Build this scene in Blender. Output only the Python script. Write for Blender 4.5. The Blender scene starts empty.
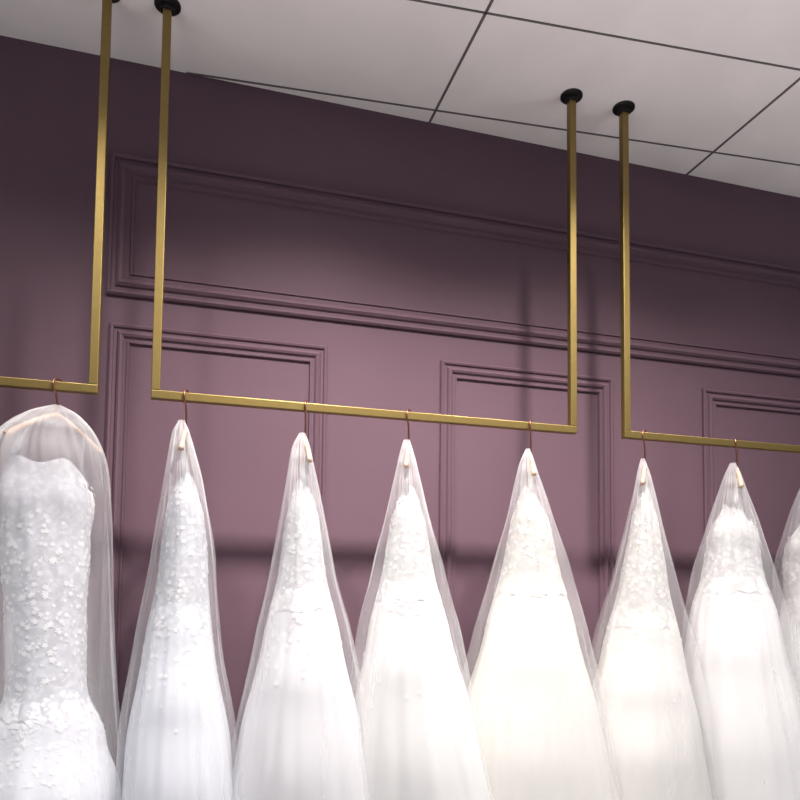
import bpy, bmesh, math, random
from mathutils import Vector, Matrix, noise
random.seed(7)
scene=bpy.context.scene
scene.view_settings.view_transform='Standard'
scene.view_settings.look='None'
COL=scene.collection
YR=2.104; YW=2.372; ZC=3.2; ZR=2.066; BAR=0.0235

# ---------------------------------------------------------------- materials
def new_mat(name):
    m=bpy.data.materials.new(name); m.use_nodes=True
    nt=m.node_tree; b=nt.nodes['Principled BSDF']; return m,nt,b
def bump(nt,b,scale,strength,dist=0.002,detail=3,vec=None):
    tc=nt.nodes.new('ShaderNodeTexCoord')
    n=nt.nodes.new('ShaderNodeTexNoise'); n.inputs['Scale'].default_value=scale; n.inputs['Detail'].default_value=detail
    bp=nt.nodes.new('ShaderNodeBump'); bp.inputs['Strength'].default_value=strength; bp.inputs['Distance'].default_value=dist
    if vec:
        mp=nt.nodes.new('ShaderNodeMapping'); mp.inputs['Scale'].default_value=vec
        nt.links.new(tc.outputs['Object'],mp.inputs['Vector']); nt.links.new(mp.outputs['Vector'],n.inputs['Vector'])
    else: nt.links.new(tc.outputs['Object'],n.inputs['Vector'])
    nt.links.new(n.outputs['Fac'],bp.inputs['Height']); nt.links.new(bp.outputs['Normal'],b.inputs['Normal'])
    return n
def varied(nt,b,node,c1,c2,lo=.35,hi=.65):
    r=nt.nodes.new('ShaderNodeValToRGB')
    r.color_ramp.elements[0].position=lo; r.color_ramp.elements[1].position=hi
    r.color_ramp.elements[0].color=(*c1,1); r.color_ramp.elements[1].color=(*c2,1)
    nt.links.new(node.outputs['Fac'],r.inputs['Fac']); nt.links.new(r.outputs['Color'],b.inputs['Base Color'])
def simple(name,c,rough=.5,metal=0,c2=None,scale=30,bs=.1,spec=None):
    m,nt,b=new_mat(name)
    b.inputs['Roughness'].default_value=rough; b.inputs['Metallic'].default_value=metal
    if spec is not None: b.inputs['Specular IOR Level'].default_value=spec
    n=bump(nt,b,scale,bs)
    varied(nt,b,n,c,c2 or tuple(x*.92 for x in c))
    return m
M_WALL=simple('mauve_wall_paint',(.175,.105,.134),.6,0,(.169,.101,.129),4,.04,.2)
M_CEIL=simple('mineral_ceiling_tile',(.88,.83,.81),.9,0,(.83,.78,.765),4,.10,.1)
M_GRID=simple('ceiling_grid_joint',(.13,.11,.115),.6)
M_FLOOR=simple('pale_floor',(.50,.49,.50),.4,0,(.46,.45,.46),3)
M_GOLD=simple('brushed_brass',(.28,.205,.068),.46,.75,(.265,.19,.062),60,.03)
M_BLACK=simple('black_metal',(.012,.011,.012),.4,.3)
M_HOOK=simple('rose_copper_wire',(.36,.15,.10),.3,.8)
M_WOOD=simple('pale_hanger_wood',(.72,.50,.37),.6,0,(.68,.46,.33),12)

def cloth(name,c,lace=False):
    m,nt,b=new_mat(name)
    out=nt.nodes['Material Output']
    b.inputs['Roughness'].default_value=.9; b.inputs['Specular IOR Level'].default_value=.05
    tc=nt.nodes.new('ShaderNodeTexCoord')
    if lace:
        # soft corded lace: noise-warped cells
        nz=nt.nodes.new('ShaderNodeTexNoise'); nz.inputs['Scale'].default_value=30
        nt.links.new(tc.outputs['Object'],nz.inputs['Vector'])
        mxv=nt.nodes.new('ShaderNodeMix'); mxv.data_type='VECTOR'; mxv.inputs['Factor'].default_value=.05
        nt.links.new(tc.outputs['Object'],mxv.inputs['A']); nt.links.new(nz.outputs['Color'],mxv.inputs['B'])
        v=nt.nodes.new('ShaderNodeTexVoronoi'); v.inputs['Scale'].default_value=60; v.feature='SMOOTH_F1'
        nt.links.new(mxv.outputs['Result'],v.inputs['Vector'])
        r=nt.nodes.new('ShaderNodeValToRGB'); r.color_ramp.elements[0].position=.2; r.color_ramp.elements[1].position=.6
        r.color_ramp.elements[0].color=(*c,1); r.color_ramp.elements[1].color=(*[x*.76 for x in c],1)
        nt.links.new(v.outputs['Distance'],r.inputs['Fac']); nt.links.new(r.outputs['Color'],b.inputs['Base Color'])
        bp=nt.nodes.new('ShaderNodeBump'); bp.inputs['Strength'].default_value=.25; bp.inputs['Distance'].default_value=.002
        nt.links.new(r.outputs['Color'],bp.inputs['Height']); nt.links.new(bp.outputs['Normal'],b.inputs['Normal'])
    else:
        n=bump(nt,b,6,.25,.008,2,(2,2,.4)); varied(nt,b,n,c,tuple(x*.97 for x in c))
    tr=nt.nodes.new('ShaderNodeBsdfTranslucent'); tr.inputs['Color'].default_value=(*c,1)
    mx=nt.nodes.new('ShaderNodeMixShader'); mx.inputs['Fac'].default_value=.2
    nt.links.new(b.outputs['BSDF'],mx.inputs[1]); nt.links.new(tr.outputs['BSDF'],mx.inputs[2])
    nt.links.new(mx.outputs['Shader'],out.inputs['Surface'])
    return m
def tulle(name,c,op):
    m,nt,b=new_mat(name); out=nt.nodes['Material Output']
    nt.nodes.remove(b)
    b=nt.nodes.new('ShaderNodeBsdfDiffuse'); b.inputs['Color'].default_value=(*c,1)
    tr=nt.nodes.new('ShaderNodeBsdfTranslucent'); tr.inputs['Color'].default_value=(*c,1)
    fab=nt.nodes.new('ShaderNodeMixShader'); fab.inputs['Fac'].default_value=.4
    nt.links.new(b.outputs['BSDF'],fab.inputs[1]); nt.links.new(tr.outputs['BSDF'],fab.inputs[2])
    tp=nt.nodes.new('ShaderNodeBsdfTransparent')
    tc=nt.nodes.new('ShaderNodeTexCoord'); mp=nt.nodes.new('ShaderNodeMapping'); mp.inputs['Scale'].default_value=(1,1,.15)
    n=nt.nodes.new('ShaderNodeTexNoise'); n.inputs['Scale'].default_value=14; n.inputs['Detail'].default_value=1
    nt.links.new(tc.outputs['Object'],mp.inputs['Vector']); nt.links.new(mp.outputs['Vector'],n.inputs['Vector'])
    mr=nt.nodes.new('ShaderNodeMapRange'); mr.inputs['From Min'].default_value=.3; mr.inputs['From Max'].default_value=.7
    mr.inputs['To Min'].default_value=op-.05; mr.inputs['To Max'].default_value=op+.07
    nt.links.new(n.outputs['Fac'],mr.inputs['Value'])
    # gathered fabric near the neck of the cover is denser
    sx=nt.nodes.new('ShaderNodeSeparateXYZ'); nt.links.new(tc.outputs['Object'],sx.inputs['Vector'])
    m2=nt.nodes.new('ShaderNodeMapRange'); m2.inputs['From Min'].default_value=1.62; m2.inputs['From Max'].default_value=1.86
    m2.inputs['To Min'].default_value=0; m2.inputs['To Max'].default_value=.24
    nt.links.new(sx.outputs['Z'],m2.inputs['Value'])
    ad=nt.nodes.new('ShaderNodeMath'); ad.operation='ADD'
    nt.links.new(mr.outputs['Result'],ad.inputs[0]); nt.links.new(m2.outputs['Result'],ad.inputs[1])
    mx=nt.nodes.new('ShaderNodeMixShader')
    nt.links.new(ad.outputs['Value'],mx.inputs['Fac']); nt.links.new(tp.outputs['BSDF'],mx.inputs[1]); nt.links.new(fab.outputs['Shader'],mx.inputs[2])
    nt.links.new(mx.outputs['Shader'],out.inputs['Surface'])
    return m

# ---------------------------------------------------------------- helpers
def mesh_obj(name,verts,faces,mat,smooth=False,parent=None):
    me=bpy.data.meshes.new(name); me.from_pydata(verts,[],faces); me.update()
    if smooth:
        for p in me.polygons: p.use_smooth=True
    me.materials.append(mat)
    o=bpy.data.objects.new(name,me); COL.objects.link(o)
    if parent: o.parent=parent
    return o
def empty(name,loc,rz=0):
    e=bpy.data.objects.new(name,None); e.empty_display_size=.1; e.location=loc; e.rotation_euler=(0,0,rz); COL.objects.link(e); return e
class MB:
    def __init__(s): s.v=[]; s.f=[]
    def box(s,x0,x1,y0,y1,z0,z1):
        n=len(s.v)
        s.v+=[(x0,y0,z0),(x1,y0,z0),(x1,y1,z0),(x0,y1,z0),(x0,y0,z1),(x1,y0,z1),(x1,y1,z1),(x0,y1,z1)]
        s.f+=[tuple(n+i for i in q) for q in [(0,3,2,1),(4,5,6,7),(0,1,5,4),(1,2,6,5),(2,3,7,6),(3,0,4,7)]]
    def lathe(s,prof,cx,cy,seg=32):
        n=len(s.v)
        for r,z in prof:
            for i in range(seg):
                a=2*math.pi*i/seg; s.v.append((cx+r*math.cos(a),cy+r*math.sin(a),z))
        for j in range(len(prof)-1):
            for i in range(seg):
                k=(i+1)%seg; s.f.append((n+j*seg+i,n+j*seg+k,n+(j+1)*seg+k,n+(j+1)*seg+i))
        s.f.append(tuple(n+i for i in range(seg))); s.f.append(tuple(n+(len(prof)-1)*seg+i for i in range(seg)))
    def tube(s,pts,rad,seg=8,cap=True):
        pts=[Vector(p) for p in pts]; n=len(s.v); up=Vector((.31,.17,.93)).normalized()
        for i,p in enumerate(pts):
            t=(pts[min(i+1,len(pts)-1)]-pts[max(i-1,0)]).normalized()
            a=t.cross(up)
            if a.length<.05: a=t.cross(Vector((1,0,0)))
            a.normalize(); b=t.cross(a); r=rad[i] if isinstance(rad,(list,tuple)) else rad
            rx,rz=(r if isinstance(r,tuple) else (r,r))
            for k in range(seg):
                g=2*math.pi*k/seg; s.v.append(tuple(p+a*rx*math.cos(g)+b*rz*math.sin(g)))
        for i in range(len(pts)-1):
            for k in range(seg):
                l=(k+1)%seg; s.f.append((n+i*seg+k,n+i*seg+l,n+(i+1)*seg+l,n+(i+1)*seg+k))
        if cap:
            s.f.append(tuple(n+k for k in range(seg))); s.f.append(tuple(n+(len(pts)-1)*seg+k for k in range(seg)))
    def obj(s,name,mat,smooth=False,parent=None,off=(0,0,0)):
        v=[(a-off[0],b-off[1],c-off[2]) for a,b,c in s.v]
        o=mesh_obj(name,v,s.f,mat,smooth,parent)
        bm=bmesh.new(); bm.from_mesh(o.data); bmesh.ops.recalc_face_normals(bm,faces=bm.faces); bm.to_mesh(o.data); bm.free()
        return o
def bevel(o,w,seg=2):
    m=o.modifiers.new('b','BEVEL'); m.width=w; m.segments=seg; m.limit_method='ANGLE'
def structure(o): o["kind"]="structure"; return o

# ---------------------------------------------------------------- room
XL,XR,YF=-3.4,5.6,-3.2
b=MB(); b.box(XL,XR,YW,YW+.12,0,ZC); structure(b.obj('wall_back',M_WALL))
b=MB(); b.box(XL,XR,YF,YW+.12,ZC,ZC+.1); structure(b.obj('ceiling',M_CEIL))
b=MB(); b.box(XL,XR,YF,YW+.12,-.1,0); structure(b.obj('floor',M_FLOOR))
b=MB(); b.box(XL,XR,YW-.018,YW,0,.12); o=structure(b.obj('baseboard_back',M_WALL)); bevel(o,.005)

# ceiling grid (T-bars)
b=MB()
def strip(p,q,w):
    p=Vector(p);q=Vector(q);d=(q-p).normalized();n=Vector((-d.y,d.x))*w/2
    k=len(b.v)
    for z in (ZC-.003,ZC+.001):
        for t in (p-n,q-n,q+n,p+n): b.v.append((t.x,t.y,z))
    b.f.extend([tuple(k+i for i in q4) for q4 in [(0,3,2,1),(4,5,6,7),(0,1,5,4),(1,2,6,5),(2,3,7,6),(3,0,4,7)]])
for k in range(-3,5):
    x=.784+1.07*k
    if k==-1: continue
    strip((x+.02,YF),(x-.008,YW-.001),.008)
for k in range(-11,3):
    y0=1.928+.437*k
    xa,xb=XL+.02,XR-.02
    ya,yb=y0-.079*xa,y0-.079*xb
    if ya>YW-.003: xa=(y0-YW+.003)/.079
    if yb<YF or xa>=xb: continue
    strip((xa,y0-.079*xa),(xb,yb),.0055)
structure(b.obj('trim_1',M_GRID))

# wall mouldings: mitred picture-frame profile
def frame(x0,x1,z0,z1,prof,name):
    """prof: list of (distance inward from the outer edge, projection)"""
    v=[];f=[]
    for d,h in prof:
        for x,z in ((x0+d,z0+d),(x1-d,z0+d),(x1-d,z1-d),(x0+d,z1-d)): v.append((x,YW-h,z))
    for j in range(len(prof)-1):
        for i in range(4):
            k=(i+1)%4; f.append((j*4+i,j*4+k,(j+1)*4+k,(j+1)*4+i))
    return structure(mesh_obj(name,v,f,M_WALL))
P_BIG=[(0,0),(0,.010),(.006,.015),(.013,.012),(.016,.006),(.026,.006),(.030,.013),(.038,.019),(.046,.017),(.052,.009),(.056,.005),(.066,.005),(.069,.010),(.075,.010),(.079,0)]
P_SM=[(0,0),(0,.009),(.005,.013),(.011,.011),(.014,.005),(.022,.005),(.026,.012),(.032,.016),(.039,.013),(.044,.006),(.050,.006),(.053,.009),(.058,.009),(.061,0)]
frame(-.27,3.4,2.44,2.89,P_BIG,'trim_2')
frame(-.255,.425,.35,2.35,P_SM,'trim_3')
frame(.825,1.505,.35,2.345,P_SM,'trim_4')
frame(1.905,2.585,.35,2.345,P_SM,'trim_5')
frame(2.985,3.665,.35,2.345,P_SM,'trim_6')
frame(-1.335,-.655,.35,2.345,P_SM,'trim_7')
frame(-3.2,-.66,2.44,2.89,P_BIG,'trim_8')

# ---------------------------------------------------------------- racks
def rack(xc0,xc1,label):
    cx=(xc0+xc1)/2
    e=empty('clothing_rack',(cx,YR,ZR-BAR/2)); off=(cx,YR,ZR-BAR/2)
    h=BAR/2
    b=MB(); b.box(xc0-h,xc1+h,YR-h,YR+h,ZR-h,ZR+h); o=b.obj('hanging_rail',M_GOLD,parent=e,off=off); bevel(o,.002)
    for xc in (xc0,xc1):
        b=MB(); b.box(xc-h,xc+h,YR-h,YR+h,ZR+h,ZC-.006); o=b.obj('upright_post',M_GOLD,parent=e,off=off); bevel(o,.002)
        b=MB(); b.lathe([(.019,ZC-.022),(.020,ZC-.021),(.021,ZC-.009),(.035,ZC-.007),(.037,ZC-.005),(.037,ZC)],xc,YR)
        o=b.obj('ceiling_flange',M_BLACK,parent=e,off=off)
    e["label"]=label; e["category"]="clothing rack"; e["group"]="brass ceiling-hung clothing racks"
rack(-1.56,-.262,"square brass tube rack hung from ceiling, holding one broad cover")
rack(-.102,1.188,"square brass tube rack hung from ceiling, holding four dresses")
rack(1.388,2.69,"square brass tube rack hung from ceiling, holding three dresses")

# ---------------------------------------------------------------- dresses
def interp(rows,z,k):
    """rows sorted by decreasing z, smooth interpolation"""
    n=len(rows)
    if z>=rows[0][0]: return rows[0][k]
    if z<=rows[-1][0]: return rows[-1][k]
    for i in range(n-1):
        if rows[i][0]>=z>=rows[i+1][0]:
            z0,z1=rows[i][0],rows[i+1][0]; t=(z0-z)/(z0-z1)
            def sl(j):
                if j==0: return (rows[1][k]-rows[0][k])/(rows[0][0]-rows[1][0])
                if j==n-1: return (rows[-1][k]-rows[-2][k])/(rows[-2][0]-rows[-1][0])
                return (rows[j+1][k]-rows[j-1][k])/(rows[j-1][0]-rows[j+1][0])
            h=z0-z1; m0=sl(i)*h; m1=sl(i+1)*h
            a,bv=rows[i][k],rows[i+1][k]
            return (2*t**3-3*t**2+1)*a+(t**3-2*t**2+t)*m0+(-2*t**3+3*t**2)*bv+(t**3-t**2)*m1
D=[
 dict(x=-.350,th=-.165,rows=[(2.014,-.012,.010),(1.998,-.056,.044),(1.965,-.104,.080),(1.91,-.152,.112),(1.85,-.174,.130),(1.71,-.180,.144),(1.44,-.175,.162),(1.18,-.175,.182),(.98,-.178,.205)],wide=True,arm=.55,bt=1.845,waist=1.27,tint=(.89,.905,.96),
  label="lace wedding dress with flared skirt under a wide tulle cover"),
 dict(x=-.019,th=-.009,rows=[(2.0,-.020,-.004),(1.96,-.036,.014),(1.81,-.062,.062),(1.61,-.087,.096),(1.39,-.114,.110),(1.17,-.138,.142),(.96,-.145,.162)],arm=1.45,bt=1.84,waist=1.5,tint=(.88,.905,.96),
  label="narrow bluish-white wedding dress in a sheer tulle cover"),
 dict(x=.316,th=.149,rows=[(1.99,-.017,-.001),(1.94,-.038,.018),(1.79,-.064,.055),(1.59,-.098,.094),(1.39,-.134,.139),(1.16,-.170,.180),(.94,-.196,.216)],arm=1.72,bt=1.84,waist=1.55,tint=(.92,.92,.94),
  label="white wedding dress with lace hip flowers in a cone-shaped cover"),
 dict(x=.631,th=.292,rows=[(1.993,-.015,.004),(1.917,-.036,.030),(1.809,-.061,.06),(1.627,-.102,.106),(1.417,-.142,.157),(1.21,-.165,.202),(.917,-.175,.256)],arm=1.50,bt=1.84,waist=1.58,tint=(.93,.93,.915),
  label="white lace wedding dress with full skirt in a sheer cover"),
 dict(x=1.039,th=.459,rows=[(1.994,-.016,-.002),(1.942,-.040,.018),(1.798,-.080,.073),(1.607,-.131,.130),(1.386,-.181,.178),(1.137,-.228,.222),(.892,-.255,.268)],arm=1.68,bt=1.86,waist=1.6,tint=(.94,.925,.87),
  label="ivory wedding dress with wide A-line skirt in a sheer cover"),
 dict(x=1.460,th=.607,rows=[(1.99,-.014,.000),(1.918,-.034,.026),(1.749,-.074,.067),(1.55,-.124,.108),(1.351,-.172,.142),(1.121,-.210,.170),(.863,-.225,.195)],arm=1.48,bt=1.88,waist=1.5,tint=(.94,.925,.885),
  label="ivory wedding dress with lace-covered bodice in a slim cover"),
 dict(x=1.831,th=.717,rows=[(2.0,-.022,-.003),(1.941,-.050,.022),(1.8,-.103,.074),(1.625,-.155,.116),(1.486,-.18,.143),(1.178,-.205,.185),(.845,-.21,.235)],arm=1.70,bt=1.83,waist=1.62,tint=(.94,.935,.93),full=True,
  label="strapless wedding dress with puffy lace bodice in a sheer cover"),
 dict(x=2.203,th=.809,rows=[(1.992,-.03,.003),(1.925,-.079,.047),(1.816,-.124,.081),(1.633,-.17,.114),(1.453,-.175,.145),(1.17,-.17,.186),(.823,-.16,.22)],arm=1.45,bt=1.80,waist=1.55,tint=(.94,.935,.93),full=True,
  label="white wedding dress in tulle cover ending the row"),
]
HEM=.14
def lin(tab,z):
    if z>=tab[0][0]: return tab[0][1]
    for (z0,a),(z1,c) in zip(tab,tab[1:]):
        if z0>=z>=z1:
            t=(z0-z)/(z0-z1); t=t*t*(3-2*t); return a+(c-a)*t
    return tab[-1][1]
def loft(zs,fn,seg,name,mat,parent,solid=0):
    v=[];f=[]
    for z in zs:
        for i in range(seg): v.append(fn(z,2*math.pi*i/seg))
    for j in range(len(zs)-1):
        for i in range(seg):
            k=(i+1)%seg; f.append((j*seg+i,(j+1)*seg+i,(j+1)*seg+k,j*seg+k))
    return mesh_obj(name,v,f,mat,True,parent)
def lerp(a,b,t): return a+(b-a)*t
def adiff(a,b):
    return (a-b+math.pi)%(2*math.pi)-math.pi
for di,d in enumerate(D):
    rnd=random.Random(100+di)
    rows=d['rows']; wide=d.get('wide',False); full=d.get('full',False)
    e=empty('wedding_dress',(d['x'],YR,HEM),-d['th'])
    e["label"]=d['label']; e["category"]="wedding dress"; e["group"]="wedding dresses in tulle covers on the rails"
    m_dress=cloth('dress_satin_%d'%di,tuple(x*.96 for x in d['tint']))
    m_bod=cloth('dress_lace_%d'%di,tuple(x*.89 for x in d['tint']),True)
    m_app=cloth('dress_applique_%d'%di,(.98,.98,.98))
    m_cov=tulle('cover_tulle_%d'%di,(.98,.975,.985),.20)
    ztop=rows[0][0]
    if wide: btab=[(ztop,.014),(1.98,.05),(1.94,.09),(1.85,.12),(1.5,.14),(1.0,.19),(.15,.21)]
    else: btab=[(ztop,.010),(ztop-.04,.034),(ztop-.09,.068),(ztop-.16,.10),(1.7,.14),(1.4,.17),(1.0,.20),(.15,.22)]
    ftab=[(2.0,.95),(1.9,.86),(1.78,.87),(1.6,.93),(1.4,1.0),(1.1,1.05),(.1,1.07)] if not wide else [(2,1),(.1,1)]
    def ca(z):
        l=interp(rows,z,1); r=interp(rows,z,2); return (l+r)/2,(r-l)/2*lin(ftab,z)
    def folds(phi,z,amp,fr_,zs_,seed):
        # irregular drapery: noise sampled around the circumference, slowly varying with height
        s=0
        for f_,w_ in fr_:
            s+=w_*noise.noise(Vector((math.cos(phi)*f_,math.sin(phi)*f_,z*zs_+seed*7.3)))
        return 1+amp*s
    FC=((2.2,1.0),(5.5,.7))
    # --- cover
    def cover(z,phi):
        c,a=ca(z); bb=lin(btab,z)
        amp=lin([(ztop,.26),(1.85,.17 if not wide else .10),(1.4,.12),(.9,.085),(.15,.10)],z)
        fo=folds(phi,z,amp,FC,1.3,di+1)
        # fine creases radiating from the hanger tip
        cr=lin([(ztop,.12),(1.75,.06),(1.45,.015),(.9,.01),(.15,.01)],z)
        fo+=cr*noise.noise(Vector((math.cos(phi+z*.8)*8,math.sin(phi+z*.8)*8,z*.6+di)))
        return (c+a*math.cos(phi)*fo, bb*math.sin(phi)*fo, z-HEM)
    zs=[]; z=ztop
    while z>HEM-.02:
        zs.append(z); z-=.008 if z>1.9 else .02
    zs.append(HEM-.02)
    cov=loft(zs,cover,240,'tulle_cover',m_cov,e)
    cov["label"]="sheer white tulle dress cover"
    # --- dress body
    bt,wz=d['bt'],d['waist']
    if wide: fr=[(bt,.66),(bt-.08,.76),(bt-.2,.66),(wz+.18,.58),(wz,.55),(wz-.13,.76),(wz-.27,.90),(.15,.92)]
    elif full: fr=[(bt,.62),(bt-.06,.88),(wz,.76),(wz-.15,.86),(wz-.5,.94),(.15,.95)]
    else: fr=[(bt,.46),(bt-.05,.66),(bt-.10,.78),(wz+.03,.74),(wz-.16,.81),(wz-.42,.90),(.8,.95),(.15,.95)]
    bf=[(bt,.05),(bt-.09,.075),(wz,.08),(wz-.1,.10),(wz-.3,.14),(1.0 if wz>1.3 else .85,.17),(.15,.19)]
    def body(z,phi,sc=1):
        c,a=ca(z); a*=lin(fr,z); bb=lin(bf,z)
        amp=lin([(bt,.0),(wz,.015),(wz-.15,.04),(.9,.055),(.15,.07)],z)
        fo=folds(phi,z,amp,((2.0,.8),(5,.7)),.3,di+31)*sc
        return (c+a*math.cos(phi)*fo, bb*math.sin(phi)*fo, z-HEM)
    front=-math.pi/2-.15 if (wide or full) else (-.5 if di%2 else -2.6)
    hemb=.08
    def bod(z,phi):
        k=1.0+.010*max(0,min(1,(wz+.05-z)/.05))
        x,y,_=body(z,phi,k)
        t=max(0,min(1,(z-(bt-.10))/.10)); t=t*t*(3-2*t); dl=adiff(phi,front)
        hh=.026 if (wide or full) else .010
        dz=t*(hh*(math.exp(-((dl-.62)/.42)**2)+math.exp(-((dl+.62)/.42)**2))-hh*1.2*min(1,abs(dl)/1.6)**2)
        tb=max(0,min(1,(wz-z)/hemb))
        dz-=tb*.030*noise.noise(Vector((math.cos(phi)*3,math.sin(phi)*3,di)))
        bul=(.20 if (wide or full) else .05)*math.exp(-((z-(bt-.085))/.04)**2)*(math.exp(-((dl-.6)/.38)**2)+math.exp(-((dl+.6)/.38)**2))
        return (x*(1+bul*.35),y*(1+bul),z-HEM+dz)
    n=26; zs=[lerp(bt,wz-hemb,i/n) for i in range(n+1)]
    bo=loft(zs,bod,110,'bodice',m_bod,e)
    bo["label"]="lace bodice"
    arm=d['arm']; ax,ay=math.cos(arm),math.sin(arm); L=.095 if not wide else .135
    zt=ztop-.008
    def armz(s):
        return zt-.016-(.075 if not wide else .080)*s**1.25
    for sg in (-1,1):
        s=.6; top=Vector((ax*L*s*sg,ay*L*s*sg,armz(s)+.004-HEM)); ang=math.atan2(ay*sg,ax*sg)
        bx,by,bz=bod(bt-.005,ang)
        bot=Vector((bx*.97,by*.97,bz-.004))
        mb=MB(); mb.tube([bot,bot.lerp(top,.35)+Vector((0,0,.004)),bot.lerp(top,.7)+Vector((0,0,.003)),top],[(.009,.0012)]*4,8)
        mb.obj('shoulder_strap',m_bod,True,e)
    n=60; zs=[lerp(wz+.01,HEM,i/n) for i in range(n+1)]
    sk=loft(zs,lambda z,p: body(z,p,1.003),200,'skirt',m_dress,e)
    # lace applique
    vv=[];ff=[]
    lo=wz-.08
    cnt=560 if not wide else 1400
    def flower(z,phi,R,kind,rot=None):
        p=Vector(body(z,phi,1.014)); px=Vector(body(z,phi+.05,1.014))-p; pz=Vector(body(z-.01,phi,1.014))-p
        tx=px.normalized(); tz=pz.normalized(); nn=tx.cross(tz).normalized()
        ctr=Vector((ca(z)[0],0,p.z))
        if nn.dot(p-ctr)<0: nn=-nn
        tz=nn.cross(tx).normalized()
        if rot is None: rot=rnd.uniform(0,6.28)
        petals=5 if kind==0 else 1
        for k in range(petals):
            a=rot+k*2*math.pi/5
            dr=tx*math.cos(a)+tz*math.sin(a); sd=nn.cross(dr)
            w=.30*R if kind==0 else .20*R; q=len(vv)
            pts=[p+nn*.0002, p+dr*R*.5+sd*w+nn*.0002, p+dr*R*.88+sd*w*.6+nn*.0003, p+dr*R+nn*.0002, p+dr*R*.88-sd*w*.6+nn*.0003, p+dr*R*.5-sd*w+nn*.0002, p+dr*R*.5+nn*.0005]
            vv.extend(tuple(t) for t in pts)
            for i in range(6):
                i2=(i+1)%6; ff.append((q+i,q+i2,q+6))
    for _ in range(cnt):
        z=rnd.uniform(lo,bt-.03); flower(z,rnd.uniform(0,6.28),rnd.uniform(.0045,.009),0 if rnd.random()<.5 else 1)
    for _ in range(cnt//2):
        z=lo+.03-abs(rnd.gauss(0,.11)); flower(max(z,.5),rnd.uniform(0,6.28),rnd.uniform(.0045,.009),0 if rnd.random()<.5 else 1)
    ap=mesh_obj('lace_applique',vv,ff,m_app,False,e)
    # --- hanger (own thing)
    zo=ztop-.11
    he=empty('clothes_hanger',(d['x'],YR,zo),-d['th'])
    he["label"]="wooden clothes hanger with copper hook, inside the tulle cover"; he["category"]="clothes hanger"; he["group"]="wooden hangers on the brass rails"
    mb=MB(); pts=[];rad=[]
    for i in range(-14,15):
        s=i/14; pts.append((ax*L*s,ay*L*s,armz(abs(s))-zo))
        r=.005+.002*abs(s); rad.append((r,.008-.002*(1-abs(s))))
    mb.tube(pts,rad,12)
    mb.obj('hanger_arms',M_WOOD,True,he)
    mb=MB(); R=.021; pts=[(0,0,armz(0)-zo),(0,0,ZR-.045-zo)]
    hk=(math.pi/2+d['th']-.5) if wide else arm-.25
    hx,hy=math.cos(hk),math.sin(hk)
    for k in range(1,15):
        a=-math.pi/2+ (k/14)*math.pi*1.25
        pts.append((hx*-R*math.cos(a),hy*-R*math.cos(a),ZR+R*math.sin(a)-zo))
    mb.tube(pts,.0028,8)
    mb.obj('hook',M_HOOK,True,he)

# ---------------------------------------------------------------- lights
def spot(x,y,z,tx,ty,tz,power,ang,blend,col,rad=.045,name='ceiling_spot'):
    l=bpy.data.lights.new(name,'SPOT'); l.energy=power; l.spot_size=math.radians(ang); l.spot_blend=blend; l.color=col; l.shadow_soft_size=rad
    o=bpy.data.objects.new(name,l); o.location=(x,y,z)
    o.rotation_euler=(Vector((tx,ty,tz))-Vector((x,y,z))).to_track_quat('-Z','Y').to_euler(); COL.objects.link(o)
for x,p in ((-.45,56),(.42,212),(1.3,152),(2.2,64)):
    spot(x,1.40,3.17,x,1.74,1.0,p,119,1.0,(1,.935,.90),.065)
for x,p in ((-.9,132),(.3,98),(1.5,96),(2.7,104)):
    spot(x,.1,3.15,x,2.1,.6,p,46,.8,(1,.98,.97),.12)
for x in (-.7,.6,1.9,3.2):
    spot(x,1.3,.12,x,.78,3.2,88,77,.9,(1,.965,.955),.4,'added_ceiling_fill')  # unseen fill spots near the floor, added to brighten the ceiling
w=bpy.data.worlds.new('World'); scene.world=w; w.use_nodes=True
bg=w.node_tree.nodes['Background']; bg.inputs['Color'].default_value=(.48,.68,1,1); bg.inputs['Strength'].default_value=.12

# ---------------------------------------------------------------- camera
F=730
X=Vector((2530,-70,-F)).normalized(); Y=Vector((-212,-40,-F)); Y=(Y-X*Y.dot(X)).normalized(); Z=X.cross(Y)
cam=bpy.data.cameras.new('Camera'); cam.sensor_width=36; cam.lens=F/800*36; cam.shift_y=.2; cam.clip_start=.05
co=bpy.data.objects.new('Camera',cam); COL.objects.link(co)
M=Matrix((X,Y,Z)).to_4x4(); M.translation=Vector((0,0,1.5)); co.matrix_world=M
scene.camera=co
